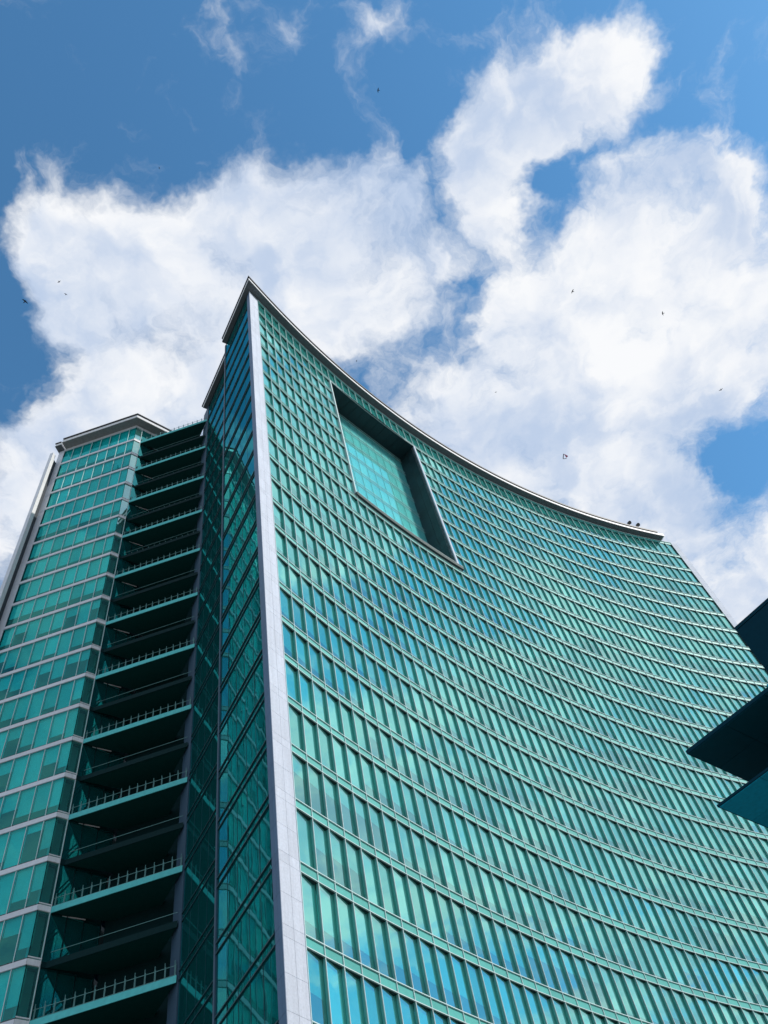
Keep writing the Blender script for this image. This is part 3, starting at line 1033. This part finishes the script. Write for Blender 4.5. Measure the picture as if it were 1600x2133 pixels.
post_m = []
post = MB()
post.hexa([(-0.03, -0.03, 0), (0.0, -0.03, 0), (0.0, 0.03, 0), (-0.03, 0.03, 0), (-0.03, -0.03, 1.1), (0.0, -0.03, 1.1), (0.0, 0.03, 1.1), (-0.03, 0.03, 1.1)])
post.hexa([(0.03, -0.03, 0), (0.06, -0.03, 0), (0.06, 0.03, 0), (0.03, 0.03, 0), (0.03, -0.03, 0.85), (0.06, -0.03, 0.85), (0.06, 0.03, 0.85), (0.03, 0.03, 0.85)])
for n in range(1, WR):
    z = UW(n)
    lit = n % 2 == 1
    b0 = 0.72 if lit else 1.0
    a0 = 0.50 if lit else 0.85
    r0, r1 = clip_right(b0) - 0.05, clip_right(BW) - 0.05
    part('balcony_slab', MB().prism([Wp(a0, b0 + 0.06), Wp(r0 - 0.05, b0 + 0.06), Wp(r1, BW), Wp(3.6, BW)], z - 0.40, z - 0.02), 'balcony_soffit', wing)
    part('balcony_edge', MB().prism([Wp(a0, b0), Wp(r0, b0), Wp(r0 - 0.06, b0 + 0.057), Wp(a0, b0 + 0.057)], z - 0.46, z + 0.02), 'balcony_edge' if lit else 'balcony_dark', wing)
    top_rail = None
    for zz in ((0.74, 0.12) if lit else (0.7,)):
        aa, bb_ = Wp(a0 + 0.1, b0 + 0.12), Wp(r0 - 0.1, b0 + 0.12)
        hr = part('railing' if top_rail is None else 'lower_rail', MB().bar((aa[0], aa[1], z + zz), (bb_[0], bb_[1], z + zz), 0.03, 0.03), 'rail', wing if top_rail is None else top_rail)
        top_rail = top_rail or hr
    if lit or n < 10:
        post_m = []
        x = a0 + 0.25
        while x < r0 - 0.15:
            post_m.append(frame(Wp(x, b0 + 0.12 + (0 if lit else 0.3)), ex, z + 0.0, sz=1.0 if lit else 0.8))
            x += 0.70
        scatter('railing_post', post, post_m, 'rail', top_rail)
    if n > 2:
        aa, bb_ = Wp(1.1, 1.5), Wp(2.3, 2.7)
        if lit:
            part('sunlit_streak', MB().bar((aa[0], aa[1], z - 0.44), (bb_[0], bb_[1], z - 0.44), 0.07, 0.06), 'white', wing)  # white bar stands in for a streak of sunlight on the soffit
part('balcony_back_wall', MB().prism([Wp(3.3, BW + 0.01), Wp(clip_right(BW) + 1.6, BW + 0.01), Wp(clip_right(BW) + 1.6, BW + 0.2), Wp(3.3, BW + 0.2)], 0, UW(1)), 'balcony_dark', wing)
for j in range(4):
    x = 4.6 + 1.45 * j
    pass

# pier, cap and the bright free-standing fin at the left end
pz = []
for n in range(WR):
    z0 = UW(n + 1)
    pz += [(z0, FH - BAND), (z0 + FH - BAND, BAND)]
part('pier_backing', MB().prism([Wp(-12.08, 0.05), Wp(WL - 0.01, 0.05), Wp(WL - 0.01, 6), Wp(-12.08, 6)], 0, WTOP), 'joint', wing)
scatter('pier_panel', box_data(0.0, 0.84, 0.0, 0.04, 0.0, 1.0), [frame(Wp(-12.10), ex, z0 + 0.006, sz=hh_ - 0.012) for z0, hh_ in pz], 'offwhite', wing)
part('side_wall', MB().prism([Wp(-12.12, 0.0), Wp(-12.085, 0.0), Wp(-12.085, 14), Wp(-12.12, 14)], 0, WTOP), 'granite_shaded', wing)
part('rear_wall', MB().prism([Wp(-12.0, 14.0), Wp(3.4, 14.0), Wp(3.4, 14.2), Wp(-12.0, 14.2)], 0, WTOP), 'granite_shaded', wing)
FT = 112.2 + EYE
part('fin_backing', MB().prism([Wp(-12.28, -1.41), Wp(-11.84, -1.41), Wp(-11.84, -0.82), Wp(-12.28, -0.82)], 0, FT - 0.02), 'joint', wing)
fz = [(FT - 2.0 * (j + 1), 2.0) for j in range(56)]
scatter('fin_front_panel', box_data(0.0, 0.48, 0.0, 0.04, 0.0, 1.0), [frame(Wp(-12.29, -1.45), ex, z0 + 0.006, sz=hh_ - 0.012) for z0, hh_ in fz], 'offwhite', wing)
scatter('fin_side_panel', box_data(0.0, 0.60, 0.0, 0.04, 0.0, 1.0),
        [frame(Wp(-11.80, -1.45 + 0.62 * j), ebk, z0 + 0.006, sz=hh_ - 0.012) for z0, hh_ in fz for j in range(1)], 'white', wing, limit=112)
part('fin_link', MB().prism([Wp(-12.2, -0.815), Wp(-12.1, -0.815), Wp(-12.1, 0.02), Wp(-12.2, 0.02)], 0, FT - 0.5), 'joint', wing)

# roof of the glazed part: grey soffit, white fascia, black coping, bent round the 45 degree corner
ov = 1.25
def roof_poly(o, left, back_len):
    c1 = Wp(0, -o)
    # meeting of the offset front and the offset corner line
    p1, d1 = Wp(0, -o), ex
    p2, d2 = Cp(0, -o), cd
    den = d1[0] * d2[1] - d1[1] * d2[0]
    u = ((p2[0] - p1[0]) * d2[1] - (p2[1] - p1[1]) * d2[0]) / den
    return [Wp(left, -o), p1 + d1 * u, Cp(back_len, -o), Cp(back_len, 1.0), Wp(left, 4.0)]
part('roof_soffit', MB().prism(roof_poly(ov - 0.03, -11.15, 5.2), WTOP + 0.12, WTOP + 0.20), 'wing_soffit', wing)
part('roof_fascia', MB().prism(roof_poly(ov, -11.1, 5.25), WTOP + 0.203, WTOP + 0.85), 'white', wing)
part('roof_coping', MB().prism(roof_poly(ov + 0.14, -11.0, 5.4), WTOP + 0.86, WTOP + 1.12), 'black', wing)
part('head_band', MB().prism([Wp(WL, -0.06), Wp(0.0, -0.06), Cp(4.8, -0.06), Cp(4.8, 0.3), Wp(0, 0.3), Wp(WL, 0.3)], WTOP + 0.003, WTOP + 0.117), 'white', wing)
part('pier_cap', MB().prism([Wp(-12.35, -0.95), Wp(-11.45, -0.95), Wp(-11.45, 1.0), Wp(-12.35, 1.0)], WTOP + 0.25, WTOP + 0.85), 'white', wing)
part('pier_cap_soffit', MB().prism([Wp(-12.38, -0.98), Wp(-11.42, -0.98), Wp(-11.42, 1.0), Wp(-12.38, 1.0)], WTOP + 0.15, WTOP + 0.247), 'soffit', wing)
part('pier_cap_coping', MB().prism([Wp(-12.42, -1.05), Wp(-11.5, -1.05), Wp(-11.5, 1.0), Wp(-12.42, 1.0)], WTOP + 0.853, WTOP + 1.10), 'black', wing)

# ------------------------------------------------------------------ neighbours in the right foreground
na = math.radians(126.5); nb_ = math.radians(42.0)
e1 = np.array([math.sin(na), math.cos(na)]); e2 = np.array([math.sin(nb_), math.cos(nb_)])
az = math.atan2(8.7065, 28.033)
ND = 36.0
NC = np.array([math.sin(az), math.cos(az)]) * ND
zm, zl = 20 * ND / 29.354 + EYE, 20 * ND / 33.445 + EYE
nbld = empty('canopy_building', (float(NC[0] + 6), float(NC[1]), 0.0),
             'near dark building with two jutting pointed roof slabs at the right edge', 'building')
def Np(u, v):
    return NC + e1 * u + e2 * v
def quad(u0, u1, v0, v1):
    return [Np(u0, v0), Np(u1, v0), Np(u1, v1), Np(u0, v1)]
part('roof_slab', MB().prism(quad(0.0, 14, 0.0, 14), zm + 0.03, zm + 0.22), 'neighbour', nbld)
for i in range(6):
    for j in range(2):
        part('soffit_panel', MB().prism(quad(0.05 + 2.25 * i, 0.05 + 2.25 * (i + 1) - 0.025, 0.05 + 2.25 * j, 0.05 + 2.25 * (j + 1) - 0.025), zm, zm + 0.028), 'neighbour_soffit', nbld)
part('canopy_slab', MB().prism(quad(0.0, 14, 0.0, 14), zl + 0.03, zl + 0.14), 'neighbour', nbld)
for i in range(6):
    for j in range(6):
        part('canopy_panel', MB().prism(quad(0.06 + 2.25 * i, 0.06 + 2.25 * (i + 1) - 0.02, 0.06 + 2.25 * j, 0.06 + 2.25 * (j + 1) - 0.02), zl, zl + 0.028), 'neighbour_teal', nbld)
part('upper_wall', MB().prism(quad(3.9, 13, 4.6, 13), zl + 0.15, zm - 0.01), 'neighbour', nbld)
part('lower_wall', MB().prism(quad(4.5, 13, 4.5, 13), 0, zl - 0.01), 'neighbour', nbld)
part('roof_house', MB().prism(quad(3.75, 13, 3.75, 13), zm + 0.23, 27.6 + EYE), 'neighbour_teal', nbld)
lp = Np(1.9, 4.0)
lm_ = MB()
for i in range(10):
    an = 2 * math.pi * i / 10
    lm_.v.append((lp[0] + 0.16 * math.cos(an), lp[1] + 0.16 * math.sin(an), zl - 0.09))
for i in range(10):
    an = 2 * math.pi * i / 10
    lm_.v.append((lp[0] + 0.10 * math.cos(an), lp[1] + 0.10 * math.sin(an), zl - 0.002))
lm_.f = [tuple(range(10))[::-1], tuple(range(10, 20))] + [(i, (i + 1) % 10, 10 + (i + 1) % 10, 10 + i) for i in range(10)]
part('ceiling_lamp', lm_, 'lamp', nbld)

DD = 45.0
az2 = math.atan2(10.47, 21.96)
DC = np.array([math.sin(az2), math.cos(az2)]) * DD
zt = 20 * DD / 24.34 + EYE
dark = empty('dark_block', (float(DC[0] + 8), float(DC[1] - 2), 0.0),
             'plain dark navy block rising behind the pointed slabs at the right edge', 'building')
na2 = math.radians(129.5)
f1 = np.array([math.sin(na2), math.cos(na2)]); f2 = np.array([f1[1] * -1, f1[0]]) * 1.0
if f2[1] < 0:
    f2 = -f2
def Dp(u, v):
    return DC + f1 * u + f2 * v
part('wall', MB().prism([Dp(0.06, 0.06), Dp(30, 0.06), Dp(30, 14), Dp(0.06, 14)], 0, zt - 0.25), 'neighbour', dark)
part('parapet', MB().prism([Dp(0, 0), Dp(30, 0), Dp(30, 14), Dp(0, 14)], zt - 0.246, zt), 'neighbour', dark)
for j in range(8):
    for c in range(10):
        part('wall_panel', MB().prism([Dp(0.02 + 3 * c, 0.02), Dp(2.98 + 3 * c, 0.02), Dp(2.98 + 3 * c, 0.055), Dp(0.02 + 3 * c, 0.055)],
                                      zt - 0.27 - 3.4 * (j + 1), zt - 0.29 - 3.4 * j), 'neighbour', dark)

# ------------------------------------------------------------------ kite and birds in the sky
def sky_at(x, y, dist):
    d = RC @ np.array([(x - IW / 2) / FPX, -(y - IH / 2) / FPX, -1.0])
    return np.array([0, 0, EYE]) + d / np.linalg.norm(d) * dist


kp = sky_at(1178, 951, 190.0)
kr = empty('kite', tuple(map(float, kp)), 'small pink and dark paper kite high above the curved roof', 'kite')
right = Vector(RC[:, 0]); upv = Vector(RC[:, 1]); fw = Vector(RC[:, 2])
kc = Vector(kp)
def kv(a, b, c=0.0):
    return tuple(kc + right * a + upv * b + fw * c)
mb = MB()
mb.v = [kv(-0.35, 0.62), kv(0.62, 0.12), kv(0.2, -0.28), kv(0.05, 0.1, 0.10), kv(-0.35, 0.62, -0.02), kv(0.62, 0.12, -0.02), kv(0.2, -0.28, -0.02)]
mb.f = [(0, 3, 1), (1, 3, 2), (0, 2, 3), (4, 5, 6)]
part('sail', mb, 'kite', kr)
mb = MB()
mb.bar(kv(-0.42, 0.6), kv(-0.52, -0.5), 0.16, 0.05); mb.bar(kv(-0.5, -0.5), kv(0.25, -0.42), 0.05, 0.16)
part('frame', mb, 'bird', kr)

BIRDS = [(52, 628, 'low at the left edge in blue sky', 0.55), (123, 587, 'left of the big white cloud, upper of two', 0.32), (137, 613, 'left of the big white cloud, lower of two', 0.28),
         (788, 188, 'alone high in the blue above the clouds', 0.40), (332, 350, 'tiny, at the upper rim of the left cloud', 0.22), (743, 752, 'tiny, against white cloud just above the curved roof', 0.24),
         (1193, 607, 'in front of the right cloud, above the kite', 0.42), (1381, 653, 'in front of the right cloud, right of its middle', 0.42),
         (1502, 812, 'far right, in front of grey cloud', 0.40), (1033, 817, 'tiny, above the middle of the curved roof', 0.22)]
for i, (x, y, where, s) in enumerate(BIRDS):
    s *= 0.62
    p = sky_at(x, y, 150.0)
    o = empty('bird', tuple(map(float, p)), 'small dark bird ' + where, 'bird', 'birds in the sky')
    o_ = Vector(p)
    ang = rng.uniform(0, 6.28)
    fx = Vector((math.cos(ang), math.sin(ang), 0.1)).normalized(); sx_ = fx.cross(Vector((0, 0, 1))).normalized(); uz = sx_.cross(fx)
    def bv(a, b, c):
        return tuple(o_ + fx * (a * s) + sx_ * (b * s) + uz * (c * s))
    mb = MB()
    mb.v = [bv(0.9, 0, 0.05), bv(0.5, 0.16, 0), bv(0.5, -0.16, 0), bv(0.5, 0, 0.18), bv(-0.4, 0.14, 0), bv(-0.4, -0.14, 0), bv(-0.4, 0, 0.14), bv(-1.0, 0.22, 0), bv(-1.0, -0.22, 0)]
    mb.f = [(0, 1, 3), (0, 3, 2), (0, 2, 1), (1, 4, 6, 3), (3, 6, 5, 2), (1, 2, 5, 4), (4, 7, 6), (6, 8, 5), (6, 7, 8), (4, 5, 8, 7)]
    part('body', mb, 'bird', o)
    for q in (1, -1):
        mb = MB()
        mb.v = [bv(0.45, 0.1 * q, 0.08), bv(-0.25, 0.1 * q, 0.08), bv(0.35, 0.9 * q, 0.42), bv(-0.15, 0.9 * q, 0.40), bv(-0.2, 1.7 * q, 0.30), bv(0.1, 0.5 * q, 0.18)]
        mb.f = [(0, 1, 3, 2), (2, 3, 4), (0, 2, 5)]
        part('wing', mb, 'bird', o)
